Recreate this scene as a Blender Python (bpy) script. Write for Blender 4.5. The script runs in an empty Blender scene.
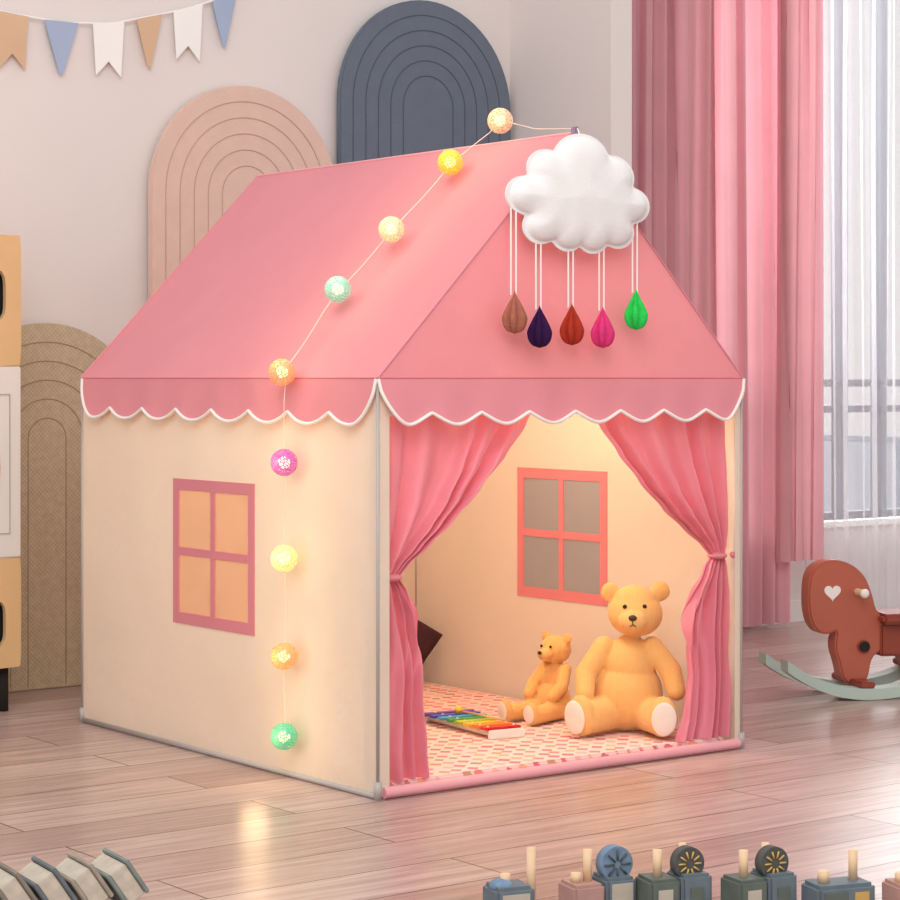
import bpy, bmesh, math, random
from mathutils import Vector, Matrix, Euler
random.seed(4)
scn = bpy.context.scene
scn.view_settings.view_transform = 'Standard'
scn.view_settings.look = 'None'

def L(c):
    r = []
    for v in c:
        v = v/255.0
        r.append(v/12.92 if v <= 0.04045 else ((v+0.055)/1.055)**2.4)
    return (r[0], r[1], r[2], 1.0)

# ------------------------------------------------------------------ materials
def mat(name, col, rough=0.7, var=0.06, scale=8.0, bump=0.0, bscale=60.0, metal=0.0,
        emit=None, estr=0.0, transl=0.0, sheen=0.0, coat=0.0, bdist=0.01):
    m = bpy.data.materials.new(name); m.use_nodes = True
    nt = m.node_tree; N = nt.nodes; K = nt.links
    b = N['Principled BSDF']; out = N['Material Output']
    tc = N.new('ShaderNodeTexCoord')
    no = N.new('ShaderNodeTexNoise'); no.inputs['Scale'].default_value = scale
    no.inputs['Detail'].default_value = 4
    K.new(tc.outputs['Object'], no.inputs['Vector'])
    rp = N.new('ShaderNodeValToRGB')
    c = L(col)
    rp.color_ramp.elements[0].position = 0.3; rp.color_ramp.elements[1].position = 0.7
    rp.color_ramp.elements[0].color = tuple(v*(1-var) for v in c[:3])+(1,)
    rp.color_ramp.elements[1].color = tuple(min(1, v*(1+var)) for v in c[:3])+(1,)
    K.new(no.outputs['Fac'], rp.inputs['Fac'])
    K.new(rp.outputs['Color'], b.inputs['Base Color'])
    b.inputs['Roughness'].default_value = rough
    b.inputs['Metallic'].default_value = metal
    if sheen: b.inputs['Sheen Weight'].default_value = sheen
    if coat: b.inputs['Coat Weight'].default_value = coat
    if emit:
        b.inputs['Emission Color'].default_value = L(emit)
        b.inputs['Emission Strength'].default_value = estr
    if bump:
        n2 = N.new('ShaderNodeTexNoise'); n2.inputs['Scale'].default_value = bscale
        n2.inputs['Detail'].default_value = 3
        K.new(tc.outputs['Object'], n2.inputs['Vector'])
        bp = N.new('ShaderNodeBump'); bp.inputs['Strength'].default_value = bump
        bp.inputs['Distance'].default_value = bdist
        K.new(n2.outputs['Fac'], bp.inputs['Height'])
        K.new(bp.outputs['Normal'], b.inputs['Normal'])
    if transl:
        t = N.new('ShaderNodeBsdfTranslucent'); K.new(rp.outputs['Color'], t.inputs['Color'])
        mx = N.new('ShaderNodeMixShader'); mx.inputs[0].default_value = transl
        K.new(b.outputs[0], mx.inputs[1]); K.new(t.outputs[0], mx.inputs[2])
        K.new(mx.outputs[0], out.inputs['Surface'])
    return m

def mesh_mat(name, col, alpha):      # net fabric: part see-through
    m = mat(name, col, 0.9, 0.03)
    nt = m.node_tree; N = nt.nodes; K = nt.links
    t = N.new('ShaderNodeBsdfTransparent'); mx = N.new('ShaderNodeMixShader')
    mx.inputs[0].default_value = alpha
    src = N['Material Output'].inputs['Surface'].links[0].from_socket
    K.new(t.outputs[0], mx.inputs[1]); K.new(src, mx.inputs[2])
    K.new(mx.outputs[0], N['Material Output'].inputs['Surface'])
    return m

def wave_mat(name, col, scale, direction='X', strength=0.5, rough=0.85, coltwo=None, dist=0.003, distortion=0.0):
    m = mat(name, col, rough, 0.05)
    nt = m.node_tree; N = nt.nodes; K = nt.links
    tc = [n for n in N if n.type == 'TEX_COORD'][0]
    w = N.new('ShaderNodeTexWave'); w.bands_direction = direction
    w.inputs['Scale'].default_value = scale; w.inputs['Distortion'].default_value = distortion
    K.new(tc.outputs['Object'], w.inputs['Vector'])
    bp = N.new('ShaderNodeBump'); bp.inputs['Strength'].default_value = strength
    bp.inputs['Distance'].default_value = dist
    K.new(w.outputs['Fac'], bp.inputs['Height'])
    K.new(bp.outputs['Normal'], N['Principled BSDF'].inputs['Normal'])
    return m

M = {}
M['wall'] = mat('wall_paint', (230, 222, 219), 0.9, 0.015, 2.0, 0.05, 120)
M['trim'] = mat('trim_paint', (240, 236, 232), 0.5, 0.01)
M['cream'] = mat('cream_canvas', (236, 224, 206), 0.85, 0.02, 5, 0.35, 7, transl=0.2, bdist=0.02)
M['bounce'] = mat('bounce_cream', (244, 230, 206), 0.9, 0.02)  # cream for the added bounce panels under the roof
M['pink'] = mat('pink_canvas', (234, 150, 160), 0.75, 0.03, 4, 0.35, 6, transl=0.1, bdist=0.02)
M['pinkcurt'] = mat('pink_tent_curtain', (235, 144, 162), 0.5, 0.04, 10, 0.1, 200, transl=0.2, sheen=0.2)
M['pinkframe'] = mat('pink_window_tape', (220, 134, 144), 0.8, 0.03)
M['pinkpipe'] = mat('pink_piping', (238, 168, 176), 0.7, 0.03)
M['seam'] = mat('pink_seam', (216, 128, 138), 0.8, 0.03)
M['white'] = mat('white_trim', (245, 240, 236), 0.7, 0.01)
M['pole'] = mat('grey_pole', (184, 176, 172), 0.4, 0.03)
M['roomcurt'] = mat('pink_room_curtain', (226, 168, 177), 0.75, 0.04, 5, 0.08, 250, transl=0.2, sheen=0.3)
M['roomcurt2'] = mat('pink_room_curtain_light', (226, 170, 178), 0.75, 0.04, 5, 0.08, 250, transl=0.15)
M['paneglow'] = mesh_mat('net_glow_tint', (246, 184, 138), 0.62)  # warm glow of the tent interior put into the net colour
M['panedim'] = mesh_mat('net_dim_tint', (160, 162, 166), 0.9)  # same net, the dimmer room behind it painted in as grey
M['sheer'] = mesh_mat('white_sheer', (240, 241, 246), 0.40)

# floor planks
def floor_mat():
    m = bpy.data.materials.new('wood_plank_floor'); m.use_nodes = True
    nt = m.node_tree; N = nt.nodes; K = nt.links; b = N['Principled BSDF']
    tc = N.new('ShaderNodeTexCoord')
    br = N.new('ShaderNodeTexBrick')
    br.offset = 0.37; br.inputs['Scale'].default_value = 1.0
    br.inputs['Brick Width'].default_value = 1.3; br.inputs['Row Height'].default_value = 0.16
    br.inputs['Mortar Size'].default_value = 0.0022; br.inputs['Mortar Smooth'].default_value = 0.2
    br.inputs['Color1'].default_value = L((204, 180, 172)); br.inputs['Color2'].default_value = L((174, 146, 138))
    br.inputs['Mortar'].default_value = L((100, 74, 68))
    K.new(tc.outputs['Object'], br.inputs['Vector'])
    mp = N.new('ShaderNodeMapping'); mp.inputs['Scale'].default_value = (1.2, 22, 1)
    K.new(tc.outputs['Object'], mp.inputs['Vector'])
    no = N.new('ShaderNodeTexNoise'); no.inputs['Scale'].default_value = 3.0
    no.inputs['Detail'].default_value = 9; no.inputs['Distortion'].default_value = 0.9
    K.new(mp.outputs[0], no.inputs['Vector'])
    rp = N.new('ShaderNodeValToRGB')
    rp.color_ramp.elements[0].position = 0.36; rp.color_ramp.elements[0].color = (0.62, 0.56, 0.54, 1)
    rp.color_ramp.elements[1].position = 0.62; rp.color_ramp.elements[1].color = (1.0, 1.0, 1.0, 1)
    K.new(no.outputs['Fac'], rp.inputs['Fac'])
    mx = N.new('ShaderNodeMixRGB'); mx.blend_type = 'MULTIPLY'; mx.inputs[0].default_value = 0.75
    K.new(br.outputs['Color'], mx.inputs[1]); K.new(rp.outputs['Color'], mx.inputs[2])
    K.new(mx.outputs[0], b.inputs['Base Color'])
    b.inputs['Roughness'].default_value = 0.28
    bp = N.new('ShaderNodeBump'); bp.inputs['Strength'].default_value = 0.15; bp.inputs['Distance'].default_value = 0.002
    K.new(br.outputs['Fac'], bp.inputs['Height']); bp.invert = True
    K.new(bp.outputs['Normal'], b.inputs['Normal'])
    return m
M['floor'] = floor_mat()

def playmat_mat():
    m = bpy.data.materials.new('printed_playmat'); m.use_nodes = True
    nt = m.node_tree; N = nt.nodes; K = nt.links; b = N['Principled BSDF']
    tc = N.new('ShaderNodeTexCoord')
    vo = N.new('ShaderNodeTexVoronoi'); vo.inputs['Scale'].default_value = 27; vo.distance = 'MANHATTAN'
    vo.inputs['Randomness'].default_value = 0.25
    K.new(tc.outputs['Object'], vo.inputs['Vector'])
    sx = N.new('ShaderNodeSeparateColor'); K.new(vo.outputs['Color'], sx.inputs[0])
    rp = N.new('ShaderNodeValToRGB'); rp.color_ramp.interpolation = 'CONSTANT'
    cs = [(0, (230, 142, 140)), (0.3, (238, 176, 150)), (0.5, (214, 124, 130)), (0.68, (236, 184, 178)), (0.82, (204, 160, 130)), (0.94, (170, 150, 140))]
    e = rp.color_ramp.elements
    e[0].color = L(cs[0][1]); e[1].position = cs[1][0]; e[1].color = L(cs[1][1])
    for p, c in cs[2:]:
        q = e.new(p); q.color = L(c)
    K.new(sx.outputs[0], rp.inputs['Fac'])
    lt = N.new('ShaderNodeMath'); lt.operation = 'LESS_THAN'; lt.inputs[1].default_value = 0.48
    K.new(vo.outputs['Distance'], lt.inputs[0])
    mx = N.new('ShaderNodeMixRGB'); mx.inputs[1].default_value = L((240, 212, 208))
    K.new(lt.outputs[0], mx.inputs[0]); K.new(rp.outputs['Color'], mx.inputs[2])
    K.new(mx.outputs[0], b.inputs['Base Color']); b.inputs['Roughness'].default_value = 0.85
    return m
M['playmat'] = playmat_mat()

# ------------------------------------------------------------------ helpers
def link(o):
    scn.collection.objects.link(o); return o

def mk(name, verts, faces, m, smooth=False):
    me = bpy.data.meshes.new(name); me.from_pydata([tuple(v) for v in verts], [], faces); me.update()
    bm = bmesh.new(); bm.from_mesh(me); bmesh.ops.recalc_face_normals(bm, faces=bm.faces); bm.to_mesh(me); bm.free()
    o = link(bpy.data.objects.new(name, me))
    if m: me.materials.append(m)
    for p in me.polygons: p.use_smooth = smooth
    return o

def box(name, a, b, m, bev=0.0, rot=None):
    c = [(a[i]+b[i])/2 for i in range(3)]; h = [(b[i]-a[i])/2 for i in range(3)]
    bm = bmesh.new(); bmesh.ops.create_cube(bm, size=2.0)
    for v in bm.verts: v.co = Vector((v.co.x*h[0], v.co.y*h[1], v.co.z*h[2]))
    if bev > 0:
        bmesh.ops.bevel(bm, geom=list(bm.edges), offset=bev, segments=2, affect='EDGES')
    me = bpy.data.meshes.new(name); bm.to_mesh(me); bm.free()
    o = link(bpy.data.objects.new(name, me)); o.location = c
    if rot: o.rotation_euler = rot
    me.materials.append(m); return o

def cyl(name, p0, p1, r, m, r2=None, seg=20):
    p0 = Vector(p0); p1 = Vector(p1); d = p1-p0
    bm = bmesh.new()
    bmesh.ops.create_cone(bm, cap_ends=True, segments=seg, radius1=r, radius2=r if r2 is None else r2, depth=d.length)
    me = bpy.data.meshes.new(name); bm.to_mesh(me); bm.free()
    o = link(bpy.data.objects.new(name, me)); o.location = (p0+p1)/2
    o.rotation_mode = 'QUATERNION'; o.rotation_quaternion = d.to_track_quat('Z', 'Y')
    me.materials.append(m)
    for p in me.polygons: p.use_smooth = len(p.vertices) == 4
    return o

def ell(name, c, r, m, rot=(0, 0, 0)):
    bm = bmesh.new(); bmesh.ops.create_uvsphere(bm, u_segments=24, v_segments=16, radius=1.0)
    for v in bm.verts: v.co = Vector((v.co.x*r[0], v.co.y*r[1], v.co.z*r[2]))
    me = bpy.data.meshes.new(name); bm.to_mesh(me); bm.free()
    o = link(bpy.data.objects.new(name, me)); o.location = c; o.rotation_euler = rot
    me.materials.append(m)
    for p in me.polygons: p.use_smooth = True
    return o

def tube(name, pts, r, m, cyclic=False):
    cu = bpy.data.curves.new(name, 'CURVE'); cu.dimensions = '3D'; cu.bevel_depth = r; cu.bevel_resolution = 3
    s = cu.splines.new('POLY'); s.points.add(len(pts)-1); s.use_cyclic_u = cyclic
    for i, p in enumerate(pts): s.points[i].co = (p[0], p[1], p[2], 1)
    cu.use_fill_caps = True
    tmp = bpy.data.objects.new(name+'_c', cu); link(tmp)
    dg = bpy.context.evaluated_depsgraph_get()
    me = bpy.data.meshes.new_from_object(tmp.evaluated_get(dg))
    bpy.data.objects.remove(tmp); bpy.data.curves.remove(cu)
    me.name = name; me.materials.clear(); me.materials.append(m)
    for p in me.polygons: p.use_smooth = True
    return link(bpy.data.objects.new(name, me))

def group(name, parts, loc=(0, 0, 0), rotz=None):
    """rotz None: parts are already in world space; otherwise parts are local."""
    e = link(bpy.data.objects.new(name, None)); e.empty_display_size = 0.05
    e.location = loc
    if rotz is not None: e.rotation_euler = (0, 0, rotz)
    for p in parts:
        p.parent = e
        if rotz is None: p.matrix_parent_inverse = Matrix.Translation(-Vector(loc))
    return e

def extrude_poly(name, pts, y0, y1, m, bev=0.0):
    """pts in (x,z); extruded along y"""
    bm = bmesh.new()
    vs = [bm.verts.new((p[0], y0, p[1])) for p in pts]
    f = bm.faces.new(vs)
    r = bmesh.ops.extrude_face_region(bm, geom=[f])
    for v in r['geom']:
        if isinstance(v, bmesh.types.BMVert): v.co.y = y1
    bmesh.ops.recalc_face_normals(bm, faces=bm.faces)
    if bev:
        ed = [e for e in bm.edges if abs(e.verts[0].co.y-e.verts[1].co.y) < 1e-6]
        bmesh.ops.bevel(bm, geom=ed, offset=bev, segments=2, affect='EDGES')
    me = bpy.data.meshes.new(name); bm.to_mesh(me); bm.free()
    me.materials.append(m)
    return link(bpy.data.objects.new(name, me))

CAMROT = math.radians(-37.3)
# ------------------------------------------------------------------ room
floor = box('floor', (-5, -5.5, -0.05), (4.6, 1.95, 0.0), M['floor'])
box('wall_back', (-3.5, 1.80, 0), (1.78, 1.95, 2.7), M['wall'])
box('wall_pillar', (1.78, 1.33, 0), (1.862, 1.95, 2.7), M['wall'])
ww = [box('pier', (1.862, 1.70, 0), (2.5, 1.85, 2.7), M['wall']),
      box('under_sill', (2.5, 1.70, 0), (4.4, 1.85, 0.31), M['wall']),
      box('header', (2.5, 1.70, 2.35), (4.4, 1.85, 2.7), M['wall']),
      box('end', (4.2, 1.70, 0.31), (4.4, 1.85, 2.35), M['wall'])]
group('wall_window', ww, (1.86, 1.7, 0))
wp = []
fr = mat('window_frame_grey', (88, 92, 104), 0.5, 0.02)
for x in (2.5, 3.02, 3.22, 3.42, 3.82, 4.16):
    wp.append(box('mullion', (x, 1.75, 0.33), (x+0.03, 1.80, 2.35), fr))
for z in (0.33, 0.70, 0.79, 2.31):
    wp.append(box('transom', (2.5, 1.755, z), (4.2, 1.795, z+0.025), fr))
wp.append(box('sill', (2.5, 1.68, 0.31), (4.2, 1.83, 0.33), M['trim']))
group('window_1', wp, (3.3, 1.77, 0.33))
box('wall_right', (4.4, -5.5, 0), (4.55, 1.95, 2.7), M['wall'])
group('baseboard_back', [box('board', (-3.5, 1.787, 0), (1.767, 1.80, 0.07), M['trim'])], (0, 1.79, 0))
group('baseboard_pillar', [box('board_side', (1.767, 1.317, 0), (1.78, 1.80, 0.07), M['trim']),
                         box('board_front', (1.78, 1.317, 0), (1.862, 1.33, 0.07), M['trim'])], (1.78, 1.32, 0))
group('baseboard_window', [box('board', (1.862, 1.687, 0), (4.4, 1.70, 0.07), M['trim'])], (3, 1.69, 0))
# city beyond the window
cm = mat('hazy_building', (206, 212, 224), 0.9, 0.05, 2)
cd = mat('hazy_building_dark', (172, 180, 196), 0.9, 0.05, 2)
cb = []
for i in range(14):
    x = 6+i*1.9+random.random()*0.6; h = random.choice((-0.4, 0.2, 1.0, 1.8, 0.6, 2.6))
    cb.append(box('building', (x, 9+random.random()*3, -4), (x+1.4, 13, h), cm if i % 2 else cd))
group('city_skyline', cb, (12, 11, -4))

# ------------------------------------------------------------------ arch wall panels
def arch(name, x0, x1, ztop, linecol, mm, n=5, sp=0.045):
    r = (x1-x0)/2; cx = (x0+x1)/2; zc = ztop-r
    def outline(rr, zb):
        p = [(cx-rr, zb)]
        for i in range(33):
            a = math.pi-math.pi*i/32
            p.append((cx+rr*math.cos(a), zc+rr*math.sin(a)))
        p.append((cx+rr, zb)); return p
    parts = [extrude_poly('panel', outline(r, 0.001), 1.762, 1.784, mm, 0.003)]
    lm = mat(name+'_groove', linecol, 0.9, 0.03)
    for k in range(1, n+1):
        rr = r-sp*k
        if rr > 0.02:
            parts.append(tube('groove', [(p[0], 1.7617, p[1]) for p in outline(rr, 0.01)], 0.0016, lm))
    return group(name, parts, (cx, 1.77, 0))
pm = mat('blush_felt', (228, 196, 182), 0.95, 0.03, 20, 0.3, 300)
dm = mat('slate_felt', (106, 116, 132), 0.95, 0.04, 20, 0.3, 300)
# woven jute
wm = mat('woven_jute', (194, 178, 150), 0.95, 0.16, 70)
N = wm.node_tree.nodes; K = wm.node_tree.links
ck = N.new('ShaderNodeTexChecker'); ck.inputs['Scale'].default_value = 170
ck.inputs['Color1'].default_value = L((214, 198, 170)); ck.inputs['Color2'].default_value = L((184, 164, 136))
tcn = [n for n in N if n.type == 'TEX_COORD'][0]
K.new(tcn.outputs['Object'], ck.inputs['Vector']); mxn = N.new('ShaderNodeMixRGB'); mxn.inputs[0].default_value = 0.4
rpn = [n for n in N if n.type == 'VALTORGB'][0]
K.new(rpn.outputs[0], mxn.inputs[1]); K.new(ck.outputs[0], mxn.inputs[2]); K.new(mxn.outputs[0], N['Principled BSDF'].inputs['Base Color'])
arch('arch_wall_panel', 0.497, 1.113, 1.64, (198, 164, 150), pm)
arch('arch_wall_panel', 1.12, 1.755, 1.945, (80, 90, 106), dm)
arch('arch_wall_panel', -0.12, 0.490, 0.965, (170, 150, 120), wm, 5, 0.05)

# ------------------------------------------------------------------ bunting
def zs(x):
    P = [(-0.6, 2.0), (-0.2, 1.84), (.058, 1.776), (.24, 1.764), (.39, 1.776), (.62, 1.839), (.79, 1.904), (1.0, 2.02)]
    for a, b in zip(P, P[1:]):
        if x <= b[0]:
            t = (x-a[0])/(b[0]-a[0]); return a[1]+(b[1]-a[1])*t
    return P[-1][1]
bp_ = [tube('string', [(-0.6+i*0.04, 1.785, zs(-0.6+i*0.04)) for i in range(41)], 0.003, M['white'])]
fc = {'t': mat('tan_felt', (216, 182, 150), 0.9, 0.04), 'b': mat('blue_felt', (166, 182, 210), 0.9, 0.04), 'w': mat('white_felt', (248, 246, 244), 0.9, 0.02)}
for cx, w, k, sw in [(.095, .045, 't', 1), (.237, .05, 'b', 0), (.378, .047, 'w', 1), (.503, .04, 't', 0), (.625, .046, 'w', 1), (.742, .04, 'b', 0), (-.05, .046, 'w', 1), (-.19, .046, 't', 0)]:
    zl, zr = zs(cx-w), zs(cx+w); zm = (zl+zr)/2-0.14
    if sw: pts = [(cx-w, zl), (cx+w, zr), (cx+w*0.8, zm-0.005), (cx, zm+0.035), (cx-w*0.8, zm-0.005)]
    else: pts = [(cx-w, zl), (cx+w, zr), (cx+w*0.1, zm), (cx-w*0.1, zm)]
    bp_.append(extrude_poly('flag', pts, 1.782, 1.785, fc[k]))
group('bunting_garland', bp_, (0.3, 1.785, 1.8))

# ------------------------------------------------------------------ curtains in room
def drape(name, x0, x1, z0, z1, y, amp, nf, m, seed=0, rows=14):
    rnd = random.Random(seed); ph = [rnd.uniform(-0.9, 0.9) for _ in range(nf+2)]; am = [rnd.uniform(0.55, 1.15) for _ in range(nf+2)]
    cols = nf*16; V = []; F = []
    for j in range(rows+1):
        t = j/rows
        for i in range(cols+1):
            s = i/cols; k = s*nf; f = k % 1; f = f*f*(3-2*f)
            a = ph[int(k)]*(1-f)+ph[int(k)+1]*f; A = am[int(k)]*(1-f)+am[int(k)+1]*f
            yy = y+amp*A*math.sin(2*math.pi*k+a*2.0)+amp*0.25*math.sin(4.3*math.pi*k+seed+t)
            xx = x0+(x1-x0)*s+0.010*math.sin(t*3+a*4)*min(1, s*8, (1-s)*8)
            V.append((xx, yy, z0+(z1-z0)*t))
    for j in range(rows):
        for i in range(cols):
            a = j*(cols+1)+i; F.append((a, a+1, a+cols+2, a+cols+1))
    return mk(name, V, F, m, True)
group('window_curtain', [drape('panel', 1.875, 2.79, 0.014, 2.5, 1.61, 0.026, 15, M['roomcurt'], 3),
                         drape('short_panel', 2.70, 2.90, 0.22, 2.5, 1.555, 0.018, 4, M['roomcurt2'], 8),
                         cyl('rod', (1.88, 1.60, 2.5), (2.90, 1.60, 2.5), 0.012, M['trim'])], (2.3, 1.61, 0))
group('sheer_curtain', [drape('voile', 2.91, 4.1, 0.02, 2.5, 1.62, 0.02, 17, M['sheer'], 5),
                        cyl('rod', (2.91, 1.62, 2.5), (4.35, 1.62, 2.5), 0.012, M['trim'])], (3.4, 1.62, 0))

# ------------------------------------------------------------------ shelf unit at left
wood = wave_mat('light_oak', (222, 184, 134), 3, 'X', 0.1)
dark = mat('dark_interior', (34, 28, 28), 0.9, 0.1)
sh = []
X0, X1, Y0, Y1 = -0.56, -0.044, 1.45, 1.74
def holed(x0, x1, z0, z1, hx0, hx1, hz0, hz1, y, th, m):
    V = []; F = []; n = 48
    hc = ((hx0+hx1)/2, (hz0+hz1)/2); a = (hx1-hx0)/2; b = (hz1-hz0)/2
    oc = ((x0+x1)/2, (z0+z1)/2); A = (x1-x0)/2; B = (z1-z0)/2
    def sup(c, a, b, t, e):
        cs, sn = math.cos(t), math.sin(t)
        k = (abs(cs)**e+abs(sn)**e)**(-1/e)
        return (c[0]+a*cs*k, c[1]+b*sn*k)
    for yy in (y, y+th):
        for i in range(n):
            t = math.pi/4+2*math.pi*i/n
            p = sup(oc, A, B, t, 60); V.append((p[0], yy, p[1]))
        for i in range(n):
            t = math.pi/4+2*math.pi*i/n
            p = sup(hc, a, b, t, 5); V.append((p[0], yy, p[1]))
    for i in range(n):
        j = (i+1) % n
        F += [(i, j, n+j, n+i), (2*n+i, 2*n+j, 3*n+j, 3*n+i), (n+i, n+j, 3*n+j, 3*n+i), (i, j, 2*n+j, 2*n+i)]
    return mk('front', V, F, m)
for z0, z1, h0, h1 in [(0.849, 1.171, 0.945, 1.10), (0.11, 0.380, 0.148, 0.29)]:
    sh.append(holed(X0, X1, z0, z1, -0.51, -0.085, h0, h1, Y0, 0.015, wood))
    sh.append(box('top', (X0, Y0+0.015, z1-0.015), (X1, Y1, z1), wood))
    sh.append(box('bottom', (X0, Y0+0.015, z0), (X1, Y1, z0+0.015), wood))
    sh.append(box('side', (X0, Y0+0.015, z0+0.015), (X0+0.015, Y1, z1-0.015), wood))
    sh.append(box('side', (X1-0.015, Y0+0.015, z0+0.015), (X1, Y1, z1-0.015), wood))
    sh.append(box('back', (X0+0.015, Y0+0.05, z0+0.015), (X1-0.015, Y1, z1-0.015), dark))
sh.append(box('drawer_white', (X0, Y0, 0.38), (X1, Y1, 0.849), mat('drawer_offwhite', (232, 226, 220), .6, .01), 0.003))
dc = mat('drawing_tan', (190, 150, 110), 0.8)
sh.append(tube('drawing_frame', [(-0.30, Y0-0.002, 0.44), (-0.075, Y0-0.002, 0.44), (-0.075, Y0-0.002, 0.78), (-0.30, Y0-0.002, 0.78)], 0.0015, M['pole'], True))
sh.append(tube('drawing', [(-0.19+0.085*math.cos(i*math.pi/16), Y0-0.002, 0.60+0.12*math.sin(i*math.pi/16)) for i in range(33)], 0.004, dc))
for x in (X0+0.03, X1-0.03):
    for y in (Y0+0.04, Y1-0.04): sh.append(cyl('leg', (x, y, 0), (x, y, 0.112), 0.014, dark))
group('shelf_cabinet', sh, (-0.3, 1.6, 0))

# ------------------------------------------------------------------ TENT
W, D, H, R = 0.987, 1.213, 0.82, 1.329
WX0, WX1, WZ0, WZ1 = 0.45, 0.78, 0.281, 0.593
tp = []
def grid_panel(name, f, nu, nv, m):
    V = []; F = []
    for j in range(nv+1):
        for i in range(nu+1): V.append(f(i/nu, j/nv))
    for j in range(nv):
        for i in range(nu):
            a = j*(nu+1)+i; F.append((a, a+1, a+nu+2, a+nu+1))
    return mk(name, V, F, m, True)
def sidewall(x, name, panem, out):
    ys = [0, WX0, WX1, D]; zz = [0.004, WZ0, WZ1, H]
    V = []; F = []
    for z in zz:
        for y in ys: V.append((x, y, z))
    for j in range(3):
        for i in range(3):
            if (i, j) == (1, 1): continue
            a = j*4+i; F.append((a, a+1, a+5, a+4))
    r = [mk(name, V, F, M['cream'])]
    fw = 0.021; t = 0.004
    ym, zm = (WX0+WX1)/2, (WZ0+WZ1)/2
    bars = [(WX0-.004, WX0+fw, WZ0-.004, WZ1+.004), (WX1-fw, WX1+.004, WZ0-.004, WZ1+.004), (WX0+fw, WX1-fw, WZ0-.004, WZ0+fw), (WX0+fw, WX1-fw, WZ1-fw, WZ1+.004),
            (ym-.009, ym+.009, WZ0+fw, WZ1-fw), (WX0+fw, WX1-fw, zm-.009, zm+.009)]
    for k, (a, b, c, d) in enumerate(bars):
        tt = t if k < 5 else t+0.0006
        r.append(box('window_tape', (x-tt/2, a, c), (x+tt/2, b, d), M['pinkframe']))
    r.append(mk('window_net', [(x, WX0+.01, WZ0+.01), (x, WX1-.01, WZ0+.01), (x, WX1-.01, WZ1-.01), (x, WX0+.01, WZ1-.01)], [(0, 1, 2, 3)], panem))
    return r
tp += sidewall(0, 'left_wall', M['paneglow'], -1)
tp += sidewall(W, 'right_wall', M['panedim'], 1)
tp.append(mk('back_wall', [(0, D, .004), (W, D, .004), (W, D, H), (0, D, H)], [(0, 1, 2, 3)], M['cream']))
tp.append(mk('front_strip_left', [(0, 0, .004), (.028, 0, .004), (.028, 0, H), (0, 0, H)], [(0, 1, 2, 3)], M['cream']))
tp.append(mk('front_strip_right', [(.968, 0, .004), (W, 0, .004), (W, 0, H), (.968, 0, H)], [(0, 1, 2, 3)], M['cream']))
tp.append(mk('front_header', [(0.028, 0, .745), (.968, 0, .745), (.968, 0, H), (0.028, 0, H)], [(0, 1, 2, 3)], M['cream']))
# roof, tiny overhang, gentle sag in slopes
o_ = 0.003
def slope(side, ins=0.0):
    def f(u, v):
        y = -o_+ins+(D+2*o_-2*ins)*u
        x0 = -o_+ins*1.5 if side < 0 else W+o_-ins*1.5
        x = x0+(W/2-x0)*v; z = H-0.002+(R-ins*1.5-H+0.002)*v
        sag = 0.012*math.sin(math.pi*v)*math.sin(math.pi*u)**0.6
        return (x-side*sag*0.7, y, z-sag*0.7)
    return f
tp.append(grid_panel('roof_slope_left', slope(-1), 24, 16, M['pink']))
tp.append(grid_panel('roof_slope_right', slope(1), 24, 16, M['pink']))
tp.append(grid_panel('added_bounce_left', slope(-1, .006), 24, 16, M['bounce']))  # inner panels added so light bounced inside stays cream, not pink
tp.append(grid_panel('added_bounce_right', slope(1, .006), 24, 16, M['bounce']))
tp.append(mk('gable_front', [(-o_, -o_, H-.002), (W+o_, -o_, H-.002), (W/2, -o_, R)], [(0, 1, 2)], M['pink']))
tp.append(mk('gable_back', [(-o_, D+o_, H-.002), (W+o_, D+o_, H-.002), (W/2, D+o_, R)], [(0, 1, 2)], M['pink']))
for y in (-o_, D+o_):
    tp.append(tube('gable_piping', [(-o_, y, H), (W/2, y, R), (W+o_, y, H)], 0.0022, M['pink']))
tp.append(tube('ridge_seam', [(W/2, -o_, R), (W/2, D+o_, R)], 0.003, M['pinkpipe']))
def valance(A, B, nrm, n, name):
    A = Vector(A); B = Vector(B); nrm = Vector(nrm); Lh = (B-A).length
    cols = 240; rows = 5; V = []; F = []; edge = []
    for i in range(cols+1):
        s = i/cols
        e = 0.075/Lh; q = min(s, 1-s)/e
        cf = math.sqrt(max(0, 1-(1-min(q, 1))**2))
        dep = (0.067+0.023*abs(math.sin(math.pi*(n*s)))**1.1)*cf+0.002
        base = A.lerp(B, s)
        for j in range(rows+1):
            t = j/rows
            off = nrm*(0.002+0.012*t*dep/0.1+0.003*math.sin(2*math.pi*n*s)*t)
            V.append(base+off+Vector((0, 0, -dep*t)))
        edge.append(V[-1]+nrm*0.001)
    for i in range(cols):
        for j in range(rows):
            a = i*(rows+1)+j; F.append((a, a+1, a+rows+2, a+rows+1))
    return [mk(name, V, F, M['pink'], True), tube(name+'_trim', edge, 0.0036, M['white']),
            tube(name+'_seam', [A+nrm*0.002, B+nrm*0.002], 0.0015, M['seam'])]
tp += valance((-o_, -o_, H), (W+o_, -o_, H), (0, -1, 0), 8, 'valance_front')
tp += valance((-o_, D+o_-.012, H), (-o_, -o_, H), (-1, 0, 0), 8, 'valance_left')
tp += valance((W+o_, -o_, H), (W+o_, D+o_, H), (1, 0, 0), 8, 'valance_right')
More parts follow.
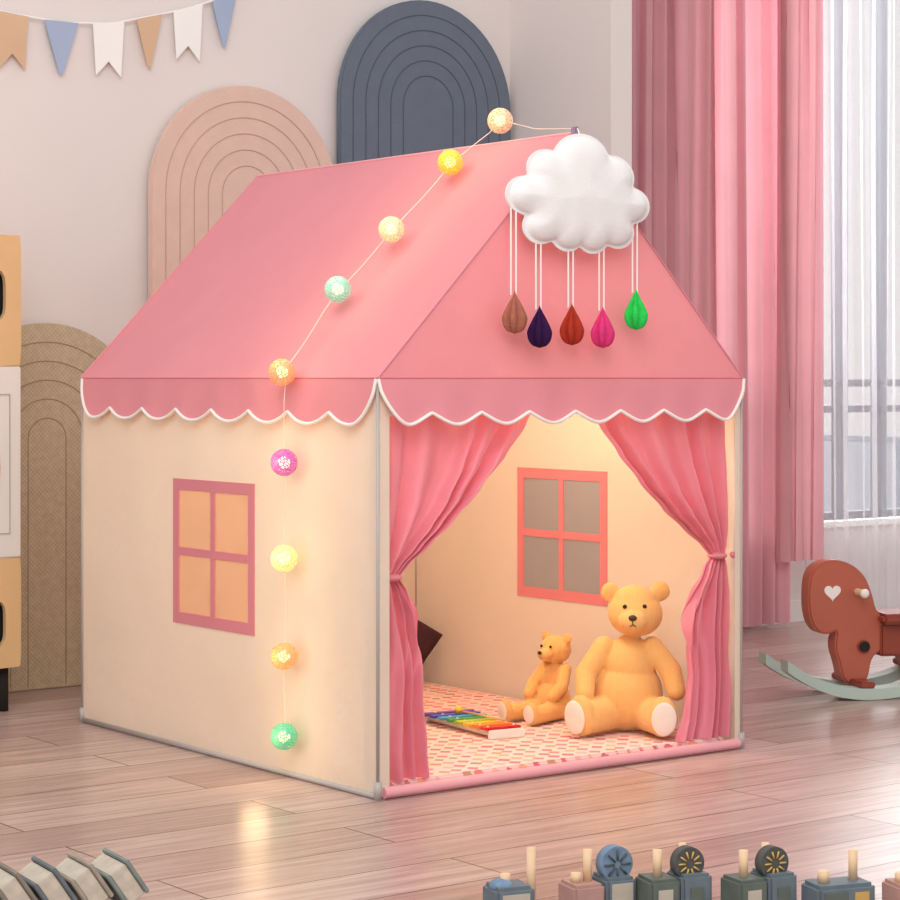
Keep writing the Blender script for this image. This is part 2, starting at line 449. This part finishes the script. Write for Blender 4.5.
# poles / piping
for x, y in ((0.0, 0.0), (0, D), (W, 0), (W, D)):
    tp.append(cyl('corner_piping', (x, y, 0.03), (x, y, H), 0.0035, M['pole']))
    tp.append(cyl('corner_foot', (x, y, 0.0), (x, y, 0.035), 0.008, M['pole']))
for x in (0, W):
    tp.append(cyl('base_pole', (x, 0, 0.006), (x, D, 0.006), 0.006, M['pole']))
tp.append(cyl('base_pole', (0, D, 0.006), (W, D, 0.006), 0.006, M['pole']))
tp.append(box('floor_cloth', (0.004, 0.004, 0.001), (W-0.004, D-0.004, 0.012), M['pinkpipe'], 0.003))
tp.append(tube('front_edge_roll', [(0.012, -0.002, 0.012), (W-0.012, -0.002, 0.012)], 0.0115, M['pinkpipe']))
tp.append(box('ridge_hook', (W/2-.006, -0.02, R-0.012), (W/2+.006, -0.004, R+0.012), mat('hook_mauve', (150, 120, 150), 0.5), 0.002))
# curtains
def sidecurtain(mirror):
    if mirror:
        rows = [(0.815, .43, .016, .012), (0.76, .415, .016, .013), (0.72, .388, .016, .014), (0.66, .335, .016, .017), (0.60, .275, .016, .019), (0.54, .205, .016, .018), (0.49, .140, .016, .015),
                (0.452, .086, .017, .010), (0.425, .060, .020, .006), (0.40, .080, .018, .011), (0.35, .112, .016, .015), (0.27, .136, .016, .016), (0.17, .128, .016, .016), (0.08, .146, .015, .018), (0.0255, .162, .014, .018)]
    else:
        rows = [(0.815, .44, .026, .012), (0.76, .425, .026, .013), (0.72, .405, .026, .014), (0.66, .355, .027, .017), (0.60, .295, .028, .019), (0.54, .225, .029, .018), (0.49, .160, .030, .015),
                (0.452, .106, .032, .010), (0.425, .078, .034, .006), (0.40, .098, .026, .011), (0.35, .122, .020, .015), (0.27, .138, .015, .016), (0.17, .132, .013, .016), (0.08, .144, .011, .018), (0.0255, .156, .010, .018)]
    V = []; F = []; nr = 90; nc = 140
    def samp(z):
        for p, q in zip(rows, rows[1:]):
            if z >= q[0]-1e-9:
                t = (p[0]-z)/(p[0]-q[0]); t = t*t*(3-2*t)*.4+t*.6
                return [p[k]+(q[k]-p[k])*t for k in range(4)]
        return list(rows[-1])
    rs = random.Random(5 if mirror else 2); ph = [rs.uniform(0, 6.28) for _ in range(6)]
    zb = rows[-1][0]
    for j in range(nr+1):
        z = 0.815-(0.815-zb)*j/nr
        _, xi, xo, am = samp(z)
        low = max(0, min(1, (.42-z)*5))
        for i in range(nc+1):
            s = i/nc
            ss = s+0.05*math.sin(2*math.pi*s*1.5+ph[0])+(0.012+.03*low)*math.sin(z*(9+6*low)+ph[1]+s*3*low)
            x = xo+(xi-xo)*s
            y = 0.036+am*(0.75*math.sin(2*math.pi*(5-1.0*low)*ss+ph[2])+0.3*math.sin(2*math.pi*8.3*ss+ph[3])+0.25*math.sin(2*math.pi*2.1*ss+ph[4]+z*5))
            if 0.44 < z < 0.80:
                zz = z-0.022*math.sin(math.pi*s)*min(1, (z-0.44)*8)*min(1, (0.8-z)*8)
            else: zz = z
            V.append((W-x if mirror else x, max(y, .008), zz))
    for j in range(nr):
        for i in range(nc):
            a = j*(nc+1)+i; F.append((a, a+1, a+nc+2, a+nc+1))
    r = [mk('door_curtain', V, F, M['pinkcurt'], True)]
    cx = W-0.040 if mirror else 0.055
    r.append(ell('tie_band', (cx, 0.034, 0.426), (0.025, 0.020, 0.008), M['pinkframe']))
    bow = W-0.016 if mirror else 0.026
    r.append(ell('tie_loop', (bow, 0.008, 0.428), (0.010, 0.006, 0.007), M['pinkframe'], (0, 0.4, 0)))
    return r
tp += sidecurtain(False); tp += sidecurtain(True)
group('playhouse_tent', tp, (W/2, D/2, 0))
group('play_mat', [box('quilted_mat', (0.022, 0.028, 0.0125), (W-0.022, D-0.022, 0.024), M['playmat'], 0.004)], (W/2, D/2, 0.0125))

# ------------------------------------------------------------------ fairy lights
wire = mat('clear_wire', (240, 222, 204), 0.4)
gl = []
YS = [(0, .290), (.315, .330), (.57, .312), (.865, .296), (1.0, .245)]
def yg(s):
    for a, b in zip(YS, YS[1:]):
        if s <= b[0]: return a[1]+(b[1]-a[1])*(s-a[0])/(b[0]-a[0])
    return YS[-1][1]
pts = [(W/2+0.0, -0.014, R+0.008), (W/2-0.0, 0.12, R+0.02), (W/2, .237, R+0.05)]
for i in range(20):
    s = 1-i/19
    pts.append((W/2*s-0.022, yg(s)+0.004*math.sin(i), H+(R-H)*s+0.022))
for i in range(1, 20):
    pts.append((-0.034, 0.278+0.004*math.sin(i*0.9), H-0.01-0.725*i/19))
gl.append(tube('wire', pts, 0.0009, wire))
def ballmat(name, col):
    m = bpy.data.materials.new(name); m.use_nodes = True; nt = m.node_tree; N = nt.nodes; K = nt.links
    b = N['Principled BSDF']; b.inputs['Base Color'].default_value = L(col); b.inputs['Roughness'].default_value = 0.3
    b.inputs['Emission Color'].default_value = L(col); b.inputs['Emission Strength'].default_value = 0.16
    tc = N.new('ShaderNodeTexCoord'); vo = N.new('ShaderNodeTexVoronoi'); vo.feature = 'DISTANCE_TO_EDGE'; vo.inputs['Scale'].default_value = 130
    K.new(tc.outputs['Object'], vo.inputs['Vector'])
    rp = N.new('ShaderNodeValToRGB'); rp.color_ramp.elements[0].position = 0.08; rp.color_ramp.elements[0].color = (1, 1, 1, 1)
    rp.color_ramp.elements[1].position = 0.22; rp.color_ramp.elements[1].color = (0.2, 0.2, 0.2, 1)
    K.new(vo.outputs[0], rp.inputs[0])
    t = N.new('ShaderNodeBsdfTransparent'); mx = N.new('ShaderNodeMixShader')
    K.new(rp.outputs[0], mx.inputs[0]); K.new(t.outputs[0], mx.inputs[1]); K.new(b.outputs[0], mx.inputs[2])
    K.new(mx.outputs[0], N['Material Output'].inputs['Surface'])
    return m
core = mat('bulb_glow', (255, 236, 170), 0.5, emit=(255, 228, 150), estr=3.0)
cols = [(240, 196, 164), (246, 200, 60), (246, 214, 176), (150, 214, 198), (236, 172, 124), (206, 100, 184), (244, 236, 170), (238, 176, 116), (104, 204, 164)]
pos = [(W/2, .237, R+0.048)]
for s in (.865, .57, .315): pos.append((W/2*s-0.024, yg(s), H+(R-H)*s+0.026))
pos.append((-0.036, .286, .832))
for z in (.648, .453, .254, .091): pos.append((-0.036, .278, z))
for p, c in zip(pos, cols):
    gl.append(ell('ball_shade', p, (.028, .028, .028), ballmat('ball', c)))
    gl.append(ell('bulb', p, (.012, .012, .012), core))
e = group('fairy_lights', gl, (0, .35, .8))
for i, p in enumerate(pos):
    ld = bpy.data.lights.new('fairy_glow', 'POINT'); ld.energy = 0.38 if i < 5 else 0.22; ld.color = (1, .72, .36); ld.shadow_soft_size = .03
    lo = link(bpy.data.objects.new('fairy_glow', ld))
    off = Vector((-0.06, 0, 0.07)) if i < 5 else Vector((-0.07, 0, 0))
    lo.location = Vector(p)+off; lo.parent = e; lo.matrix_parent_inverse = Matrix.Translation(-Vector((0, .35, .8)))

# ------------------------------------------------------------------ cloud mobile
wh = mat('white_felt_cloud', (240, 238, 238), 1.0, 0.02, 20, 0.3, 260, bdist=0.003)
wh.node_tree.nodes['Principled BSDF'].inputs['Specular IOR Level'].default_value = 0.05
circ = [(581, 163, 28), (547, 172, 19), (527, 199, 19), (612, 176, 22), (632, 203, 18), (541, 229, 17), (567, 236, 16), (592, 237, 16), (617, 230, 17), (580, 195, 40), (604, 203, 30), (556, 203, 30)]
c0 = (579, 199); n = 240; out = []
for i in range(n):
    a = 2*math.pi*i/n; r = 0
    for k in range(400):
        rr = k*0.25; x = c0[0]+rr*math.cos(a); y = c0[1]-rr*math.sin(a)
        if any((x-q[0])**2+(y-q[1])**2 <= q[2]**2 for q in circ): r = rr
    out.append((r*math.cos(a)/371, r*math.sin(a)/487))
for _ in range(2):
    out = [((out[i-1][0]+2*out[i][0]+out[(i+1) % n][0])/4, (out[i-1][1]+2*out[i][1]+out[(i+1) % n][1])/4) for i in range(n)]
CC = (0.479, -0.042, 0.82+(378-198)*4.5/2190)
V = []; F = []; rings = 22
def cth(x, z):
    d = min(math.hypot(x-p[0], z-p[1]) for p in out)
    q = min(d/0.05, 1); a = math.sqrt(1-(1-q)**2)
    return 0.022*a+0.009*min(1, d/0.11)
for side in (-1, 1):
    for k in range(1, rings+1):
        s = (k/rings)**0.8*0.97
        for x, z in out:
            th = cth(x*s/.97, z*s/.97) if k < rings else 0
            V.append((CC[0]+x*s, CC[1]+side*th, CC[2]+z*s))
for sd in range(2):
    b0 = sd*rings*n
    for k in range(rings-1):
        for i in range(n):
            j = (i+1) % n; F.append((b0+k*n+i, b0+k*n+j, b0+(k+1)*n+j, b0+(k+1)*n+i))
    F.append(tuple(b0+i for i in range(n)))
cl = [mk('cloud', V, F, wh, True)]
cl.append(extrude_poly('felt_edge', [(CC[0]+x*1.02, CC[2]+z*1.02) for x, z in out], CC[1]-.0018, CC[1]+.0018, wh))
cl.append(tube('hanger', [(CC[0]+.01, CC[1], 1.30), (W/2, -0.02, R+0.008)], 0.0015, M['white']))
dcol = [(176, 108, 90), (56, 28, 72), (178, 58, 42), (228, 64, 128), (52, 216, 92)]
dx = [.305, .370, .456, .540, .633]; dz = [.951, .923, .929, .924, .963]
for i in range(5):
    dmn = mat('felt_drop_%d' % i, dcol[i], 1.0, 0.10, 60, 0.5, 300)
    dmn.node_tree.nodes['Principled BSDF'].inputs['Specular IOR Level'].default_value = 0.1
    V = []; F = []; nn = 48; rg = 22
    for k in range(rg+1):
        t = k/rg; z = 0.044-0.086*t
        if t < .62: q = t/.62; r = 0.030*(q**1.15)*(1.25-.25*q*q) if q > 0 else .0004
        else: r = 0.030*math.sqrt(max(0, 1-((t-.62)/.38)**2.4))
        r = max(min(r, .030), .0004)
        for j in range(nn):
            a = 2*math.pi*j/nn; rr = r*(0.42+0.58*abs(math.cos(3*a+.5))**0.8)
            V.append((dx[i]+rr*math.cos(a), -0.046+rr*math.sin(a)*0.75, dz[i]+z))
    for k in range(rg):
        for j in range(nn):
            q = (j+1) % nn; F.append((k*nn+j, k*nn+q, (k+1)*nn+q, (k+1)*nn+j))
    cl.append(mk('felt_drop', V, F, dmn, True))
    ztop = (1.17, 1.12, 1.12, 1.12, 1.17)[i]
    for s in (-1, 1):
        cl.append(tube('string', [(dx[i]+s*.0065, -0.042, dz[i]+.036), (dx[i]+s*.0065, -0.042, ztop)], 0.0018, M['white']))
group('cloud_mobile', cl, (CC[0], CC[1], 1.1))

# ------------------------------------------------------------------ teddy bears
fur = mat('plush_tan', (242, 188, 114), 1.0, 0.03, 60, 0.25, 420, sheen=0.2, bdist=0.003)
N = fur.node_tree.nodes; K = fur.node_tree.links
wv = N.new('ShaderNodeTexWave'); wv.inputs['Scale'].default_value = 60; wv.inputs['Distortion'].default_value = 0.3
K.new([q for q in N if q.type == 'TEX_COORD'][0].outputs['Object'], wv.inputs['Vector'])
b2 = N.new('ShaderNodeBump'); b2.inputs['Strength'].default_value = 0.3; b2.inputs['Distance'].default_value = 0.002
K.new(wv.outputs['Fac'], b2.inputs['Height']); K.new([q for q in N if q.type == 'BUMP' and q != b2][0].outputs['Normal'], b2.inputs['Normal'])
K.new(b2.outputs['Normal'], N['Principled BSDF'].inputs['Normal'])
sole = mat('cream_sole', (246, 232, 216), 0.9, 0.03, 30, 0.3, 300)
black = mat('black_bead', (22, 16, 16), 0.25, 0)
brown = mat('brown_nose', (74, 44, 30), 0.5, 0)
def blob(name, ells, chains, m, vox):
    bm = bmesh.new()
    for c, r, rot in ells:
        Mx = Matrix.Translation(c) @ Euler(rot).to_matrix().to_4x4() @ Matrix.Diagonal((r[0], r[1], r[2], 1))
        bmesh.ops.create_uvsphere(bm, u_segments=24, v_segments=16, radius=1, matrix=Mx)
    for ch in chains:
        for (p, r0), (q, r1) in zip(ch, ch[1:]):
            p = Vector(p); q = Vector(q)
            for k in range(9):
                t = k/8; Mx = Matrix.Translation(p.lerp(q, t)) @ Matrix.Scale(r0+(r1-r0)*t, 4)
                bmesh.ops.create_uvsphere(bm, u_segments=16, v_segments=10, radius=1, matrix=Mx)
    me = bpy.data.meshes.new(name); bm.to_mesh(me); bm.free(); me.materials.append(m)
    o = link(bpy.data.objects.new(name, me))
    rm = o.modifiers.new('r', 'REMESH'); rm.mode = 'VOXEL'; rm.voxel_size = vox; rm.use_smooth_shade = True
    sm = o.modifiers.new('s', 'SMOOTH'); sm.factor = 0.5; sm.iterations = 5
    return o
hx = 0.018
big = [blob('body', [((0, 0.0, .085), (.080, .070, .082), (0, 0, 0)), ((.004, 0, .150), (.062, .056, .066), (0, 0, 0)),
                     ((hx, -.012, .266), (.062, .056, .052), (0, 0.05, 0)), ((hx, -.010, .288), (.050, .048, .042), (0, 0.05, 0)), ((hx-.006, -.060, .254), (.032, .034, .025), (0, 0, 0)),
                     ((hx-.056, -.005, .312), (.022, .012, .023), (0, 0, 0)), ((hx+.056, -.005, .316), (.022, .012, .023), (0, 0, 0)),
                     ((-.102, -.100, .049), (.034, .026, .046), (0.1, 0, -.65)), ((.076, -.108, .049), (.033, .026, .046), (0.1, 0, .10))],
            [[((-.052, -.01, .19), .025), ((-.094, -.03, .130), .025), ((-.094, -.062, .092), .021)],
             [((.056, -.01, .19), .025), ((.096, -.03, .140), .025), ((.108, -.055, .098), .021)],
             [((-.045, -.02, .046), .042), ((-.092, -.09, .042), .036)], [((.045, -.02, .046), .042), ((.074, -.10, .042), .036)]], fur, .003),
       ell('sole_pad', (-.117, -.118, .047), (.028, .006, .038), sole, (0.1, 0, -.65)),
       ell('sole_pad', (.079, -.132, .047), (.028, .006, .038), sole, (0.1, 0, .10)),
       ell('eye', (hx-.024, -.060, .286), (.005, .004, .005), black), ell('eye', (hx+.020, -.060, .287), (.005, .004, .005), black),
       ell('nose', (hx-.007, -.092, .264), (.0095, .005, .007), brown),
       tube('mouth', [(hx-.007, -.0945, .258), (hx-.007, -.0945, .250), (hx-.013, -.091, .245)], .0011, brown),
       tube('mouth', [(hx-.007, -.0945, .250), (hx+.000, -.091, .245)], .0011, brown)]
group('teddy_bear', big, (.838, .210, .0255), CAMROT-math.radians(4))
sm_ = [blob('body', [((0, 0, .044), (.042, .038, .046), (0, 0, 0)), ((0, .010, .090), (.034, .030, .040), (-.16, 0, 0)),
                     ((0, 0.008, .160), (.038, .036, .033), (0, 0, 0)), ((0, -.028, .152), (.018, .02, .015), (0, 0, 0)),
                     ((-.033, .012, .187), (.013, .008, .013), (0, 0, 0)), ((.033, .012, .187), (.013, .008, .013), (0, 0, 0)),
                     ((-.04, -.120, .027), (.019, .013, .027), (0.1, 0, -.1)), ((.04, -.120, .027), (.019, .013, .027), (0.1, 0, .1))],
            [[((-.03, .006, .115), .016), ((-.044, -.02, .080), .015), ((-.036, -.045, .058), .013)],
             [((.03, .006, .115), .016), ((.044, -.02, .080), .015), ((.036, -.045, .058), .013)],
             [((-.024, -.01, .026), .025), ((-.04, -.108, .021), .019)], [((.024, -.01, .026), .025), ((.04, -.108, .021), .019)]], fur, .0022),
       ell('sole_pad', (-.041, -.132, .027), (.015, .004, .021), sole, (0.1, 0, -.1)),
       ell('sole_pad', (.041, -.132, .027), (.015, .004, .021), sole, (0.1, 0, .1)),
       ell('eye', (-.014, -.026, .170), (.0035, .003, .0035), black), ell('eye', (.014, -.026, .170), (.0035, .003, .0035), black),
       ell('nose', (0, -.048, .157), (.006, .0035, .0045), brown)]
group('teddy_bear', sm_, (.824, .452, .0255), CAMROT+math.radians(-44))

# ------------------------------------------------------------------ xylophone
xp = []
rb = [(110, 60, 160), (50, 80, 190), (60, 170, 220), (70, 180, 80), (190, 210, 60), (250, 205, 50), (245, 140, 40), (215, 40, 40)]
fr2 = mat('xylo_frame_white', (240, 232, 222), 0.4, .01)
for s in (-1, 1):
    xp.append(cyl('rail', (-.14, s*.035, .010), (.14, s*.028, .010), .007, fr2))
xp.append(box('end', (-.15, -.05, 0.0), (-.14, .05, .020), fr2, .002)); xp.append(box('end', (.14, -.045, 0), (.15, .045, .020), fr2, .002))
for i, c in enumerate(rb):
    x = -.12+i*.0343; hl = .066-.0028*i
    xp.append(box('bar', (x-.0135, -hl, .018), (x+.0135, hl, .024), mat('bar_%d' % i, c, 0.35, 0.02), .002))
    for s in (-1, 1): xp.append(ell('peg', (x, s*(.033), .0245), (.003, .003, .002), M['white']))
xp.append(cyl('mallet_stick', (-.08, .01, .030), (.09, .03, .030), .0028, wood)); xp.append(ell('mallet_head', (-.085, .009, .032), (.009, .009, .009), mat('mallet_yellow', (250, 210, 60), .4)))
group('xylophone', xp, (.583, .445, .0245), math.radians(-98))

# dark cushion
cv = []; cf = []; n = 20
for sd in (1, -1):
    for j in range(n+1):
        for i in range(n+1):
            u = i/n*2-1; v = j/n*2-1
            t = .030*((1-u**4)*(1-v**4))**.5
            k = 1-.06*(1-abs(u*v))
            cv.append((u*.078*k, sd*t, v*.078*k))
for s in range(2):
    for j in range(n):
        for i in range(n):
            a = s*(n+1)**2+j*(n+1)+i; cf.append((a, a+1, a+n+2, a+n+1))
cu = mk('throw_cushion', cv, cf, mat('maroon_cushion', (62, 26, 34), .85, .1, 30, .2, 200), True)
cu.location = (.862, 1.10, .1355); cu.rotation_euler = (math.radians(-14), math.radians(35), math.radians(-28))

# ------------------------------------------------------------------ rocking horse
hw = wave_mat('horse_red_wood', (186, 98, 76), 2, 'Z', .08, .45)
hw2 = mat('horse_dark_red', (150, 66, 50), .5, .05)
mint = mat('mint_paint', (186, 204, 194), .5, .03)
HP = [(799, 582), (803, 568), (814, 560), (830, 558), (847, 564), (860, 576), (867, 594), (871, 611), (884, 619), (905, 618), (922, 606), (938, 604), (946, 615), (944, 640), (934, 655), (928, 683), (906, 683),
      (902, 658), (882, 650), (866, 654), (862, 683), (836, 683), (832, 662), (826, 645), (830, 628), (820, 633), (807, 630), (799, 612)]
HP2 = [((855-x)/386, (694-y)/386) for x, y in HP]
for _ in range(2):
    q = []
    for a, b in zip(HP2, HP2[1:]+HP2[:1]):
        q.append((a[0]*.75+b[0]*.25, a[1]*.75+b[1]*.25)); q.append((a[0]*.25+b[0]*.75, a[1]*.25+b[1]*.75))
    HP2 = q
hp = [extrude_poly('horse_body', HP2, -.028, .028, hw, .005)]
for s in (-1, 1):
    V = []; F = []; nn = 40
    for i in range(nn+1):
        x = -.27+.50*i/nn; z = .080*abs(x/.235)**2.2
        for dy, dz_ in ((-.026, 0), (.026, 0), (.026, .028), (-.026, .028)): V.append((x, s*.080+dy, z+dz_))
    for i in range(nn):
        for k in range(4):
            a = i*4+k; b = i*4+(k+1) % 4; F.append((a, b, b+4, a+4))
    F += [(0, 1, 2, 3), (nn*4, nn*4+1, nn*4+2, nn*4+3)]
    hp.append(mk('rocker', V, F, mint, False))
for x in (.012, -.16):
    zb = .0285+.080*abs(x/.235)**2.2
    hp.append(box('cross_bar', (x-.02, -.10, zb), (x+.02, .10, zb+.016), hw2, .003))
hp.append(box('seat', (-.20, -.07, .185), (-.045, .07, .212), hw2, .008))
hp.append(box('seat_back', (-.235, -.07, .20), (-.205, .07, .29), hw, .008))
hp.append(box('saddle_side', (-.17, -.036, .10), (-.05, .036, .186), hw2, .006))
hp.append(cyl('handle', (.012, -.075, .268), (.012, .075, .268), .009, mat('handle_wood', (214, 176, 140), .5)))
for s in (-1, 1):
    hp.append(ell('handle_knob', (.012, s*.078, .268), (.012, .008, .012), M['trim']))
    ht = []
    for i in range(40):
        t = 2*math.pi*i/40
        ht.append((.080+.0014*16*math.sin(t)**3, .268+.0014*(13*math.cos(t)-5*math.cos(2*t)-2*math.cos(3*t)-math.cos(4*t))))
    hp.append(extrude_poly('heart', ht, s*.0285, s*.0305, M['white']))
    hp.append(cyl('hip_bolt', (-.005, s*.028, .127), (-.005, s*.040, .127), .013, dark))
    hp.append(cyl('bolt_ring', (-.005, s*.027, .127), (-.005, s*.033, .127), .017, hw2))
group('rocking_horse', hp, (1.812, .405, 0.001), CAMROT+math.pi+math.radians(12))

# ------------------------------------------------------------------ foreground wooden toys
slate = mat('slate_block', (104, 118, 128), .6, .12, 30); green = mat('green_grey_block', (96, 106, 98), .6, .14, 30)
lw = mat('peg_wood', (232, 200, 162), .6, .05, 30); rosy = mat('rosy_block', (182, 142, 134), .6, .08, 30)
disc1 = mat('disc_blue', (112, 140, 168), .6, .2, 60); disc2 = mat('disc_dark', (80, 82, 80), .6, .2, 60); gold = mat('disc_gold', (206, 170, 96), .6, .1)
paper = mat('paper_label', (190, 182, 168), .8, .1, 40)
def toy(px, kind, rot):
    cx = (px-450)*.00153
    loc = (-.437+.7955*cx, -.805-.606*cx, 0.0005)
    p = []
    if kind == 0:
        p.append(box('low_block', (-.035, -.03, 0), (.030, .03, .046), slate, .006)); p.append(cyl('peg', (-.008, 0, .046), (-.008, 0, .062), .008, lw))
        p.append(cyl('tall_peg', (.040, .01, 0), (.040, .01, .096), .007, lw)); p.append(box('label', (-.025, -.0315, .008), (.02, -.030, .036), paper))
        p.append(ell('roof_dome', (-.015, 0, .044), (.018, .02, .012), disc1))
    elif kind == 1:
        p.append(box('block', (-.055, -.03, 0), (-.002, .03, .052), rosy, .005)); p.append(box('block_tall', (0, -.03, 0), (.052, .03, .058), slate, .005))
        p.append(cyl('peg', (-.038, 0, .052), (-.038, 0, .066), .008, lw)); p.append(cyl('tall_peg', (-.018, .0, .05), (-.018, .0, .100), .007, lw))
        p.append(cyl('wheel_disc', (.026, -.014, .076), (.026, .006, .076), .027, disc1, seg=32))
        for k in range(8):
            a = k*math.pi/4; p.append(cyl('spoke', (.026+.006*math.cos(a), -.0155, .076+.006*math.sin(a)), (.026+.022*math.cos(a), -.0155, .076+.022*math.sin(a)), .0016, disc2))
        p.append(box('label', (.008, -.0318, .01), (.044, -.030, .05), paper))
    elif kind == 2:
        p.append(box('block', (-.055, -.03, 0), (-.004, .03, .060), green, .005)); p.append(box('block_tall', (-.002, -.03, 0), (.05, .03, .064), slate, .005))
        p.append(cyl('tall_peg', (-.030, 0, .058), (-.030, 0, .100), .007, lw)); p.append(cyl('peg', (.02, .015, .06), (.02, .015, .104), .006, lw))
        p.append(cyl('wheel_disc', (.018, -.014, .078), (.018, .004, .078), .025, disc2, seg=32))
        for k in range(10):
            a = k*math.pi/5; p.append(cyl('spoke', (.018+.008*math.cos(a), -.0155, .078+.008*math.sin(a)), (.018+.019*math.cos(a), -.0155, .078+.019*math.sin(a)), .0014, gold))
        p.append(box('window', (.012, -.0318, .015), (.034, -.030, .045), green)); p.append(box('window', (-.042, -.0318, .015), (-.018, -.030, .045), paper))
    else:
        p.append(box('block', (-.05, -.03, 0), (.05, .03, .050), slate, .006)); p.append(cyl('peg', (-.025, 0, .05), (-.025, 0, .068), .009, lw))
        p.append(cyl('tall_peg', (.026, 0, .05), (.026, 0, .096), .007, lw)); p.append(box('label', (-.04, -.0318, .01), (.0, -.030, .04), green))
        p.append(box('window', (.012, -.0318, .012), (.036, -.030, .038), gold))
    group('wooden_toy_block', p, loc, CAMROT+math.radians(rot))
for px, k, rt in [(510, 0, 22), (598, 1, 24), (675, 2, 20), (760, 2, 26), (838, 3, 20), (922, 1, 18)]: toy(px, k, rt)
# leaning board books bottom-left
bk = []
gcs = [(116, 124, 122), (150, 158, 156), (134, 126, 116), (104, 112, 118), (160, 150, 136), (128, 138, 134)]
pgm = mat('book_pages', (196, 186, 170), .8, .12, 60)
TL = math.radians(34)
for i in range(6):
    x = -.20+i*.058
    m1 = mat('book_cover_%d' % i, gcs[i % 6], .6, .15, 40)
    for nm, a, b, mm in (('cover', (x-.023, -.05, .004), (x-.016, .05, .068), m1), ('cover', (x+.013, -.05, .004), (x+.020, .05, .068), m1), ('pages', (x-.016, -.047, .006), (x+.013, .047, .064), pgm)):
        o = box(nm, a, b, mm, .0015); o.rotation_euler = (0, -TL, 0)
        o.location.x = x+(o.location.x-x)*math.cos(TL); o.location.z += 0.010+math.sin(TL)*((a[0]+b[0])/2-x)
        bk.append(o)
cx = (62-450)*.00153
group('board_books', bk, (-.437+.7955*cx+.0, -.805-.606*cx, 0), CAMROT+math.radians(30))

# ------------------------------------------------------------------ lights
def light(name, typ, loc, energy, col, size=None, target=None):
    ld = bpy.data.lights.new(name, typ); ld.energy = energy; ld.color = col
    if typ == 'AREA': ld.shape = 'RECTANGLE'; ld.size, ld.size_y = size
    elif typ == 'POINT': ld.shadow_soft_size = size
    o = link(bpy.data.objects.new(name, ld)); o.location = loc
    if target: o.rotation_euler = (Vector(target)-Vector(loc)).to_track_quat('-Z', 'Y').to_euler()
    return o
light('added_key_softlight', 'AREA', (-1.6, -2.0, 2.9), 68, (1, .955, .91), (2.4, 2.4), (.4, .4, .5))  # added soft key from upper left front, stands for no known fixture
light('window_daylight', 'AREA', (3.4, 2.1, 1.5), 78, (1, .99, .98), (1.6, 1.9), (1.6, -1.0, 0.2))
light('tent_lamp', 'POINT', (.50, .42, .93), 9.5, (1, .81, .58), .05)
w = bpy.data.worlds.new('world'); scn.world = w; w.use_nodes = True
bg = w.node_tree.nodes['Background']; bg.inputs[0].default_value = (1.0, .98, .97, 1); bg.inputs[1].default_value = 0.83

cd_ = bpy.data.cameras.new('camera'); cam = link(bpy.data.objects.new('camera', cd_))
cam.location = (-2.467, -3.470, 0.82); cam.rotation_euler = (math.radians(90), 0, CAMROT)
cd_.lens = 87.6; cd_.sensor_width = 36; cd_.shift_y = -0.08; cd_.clip_end = 200
scn.camera = cam
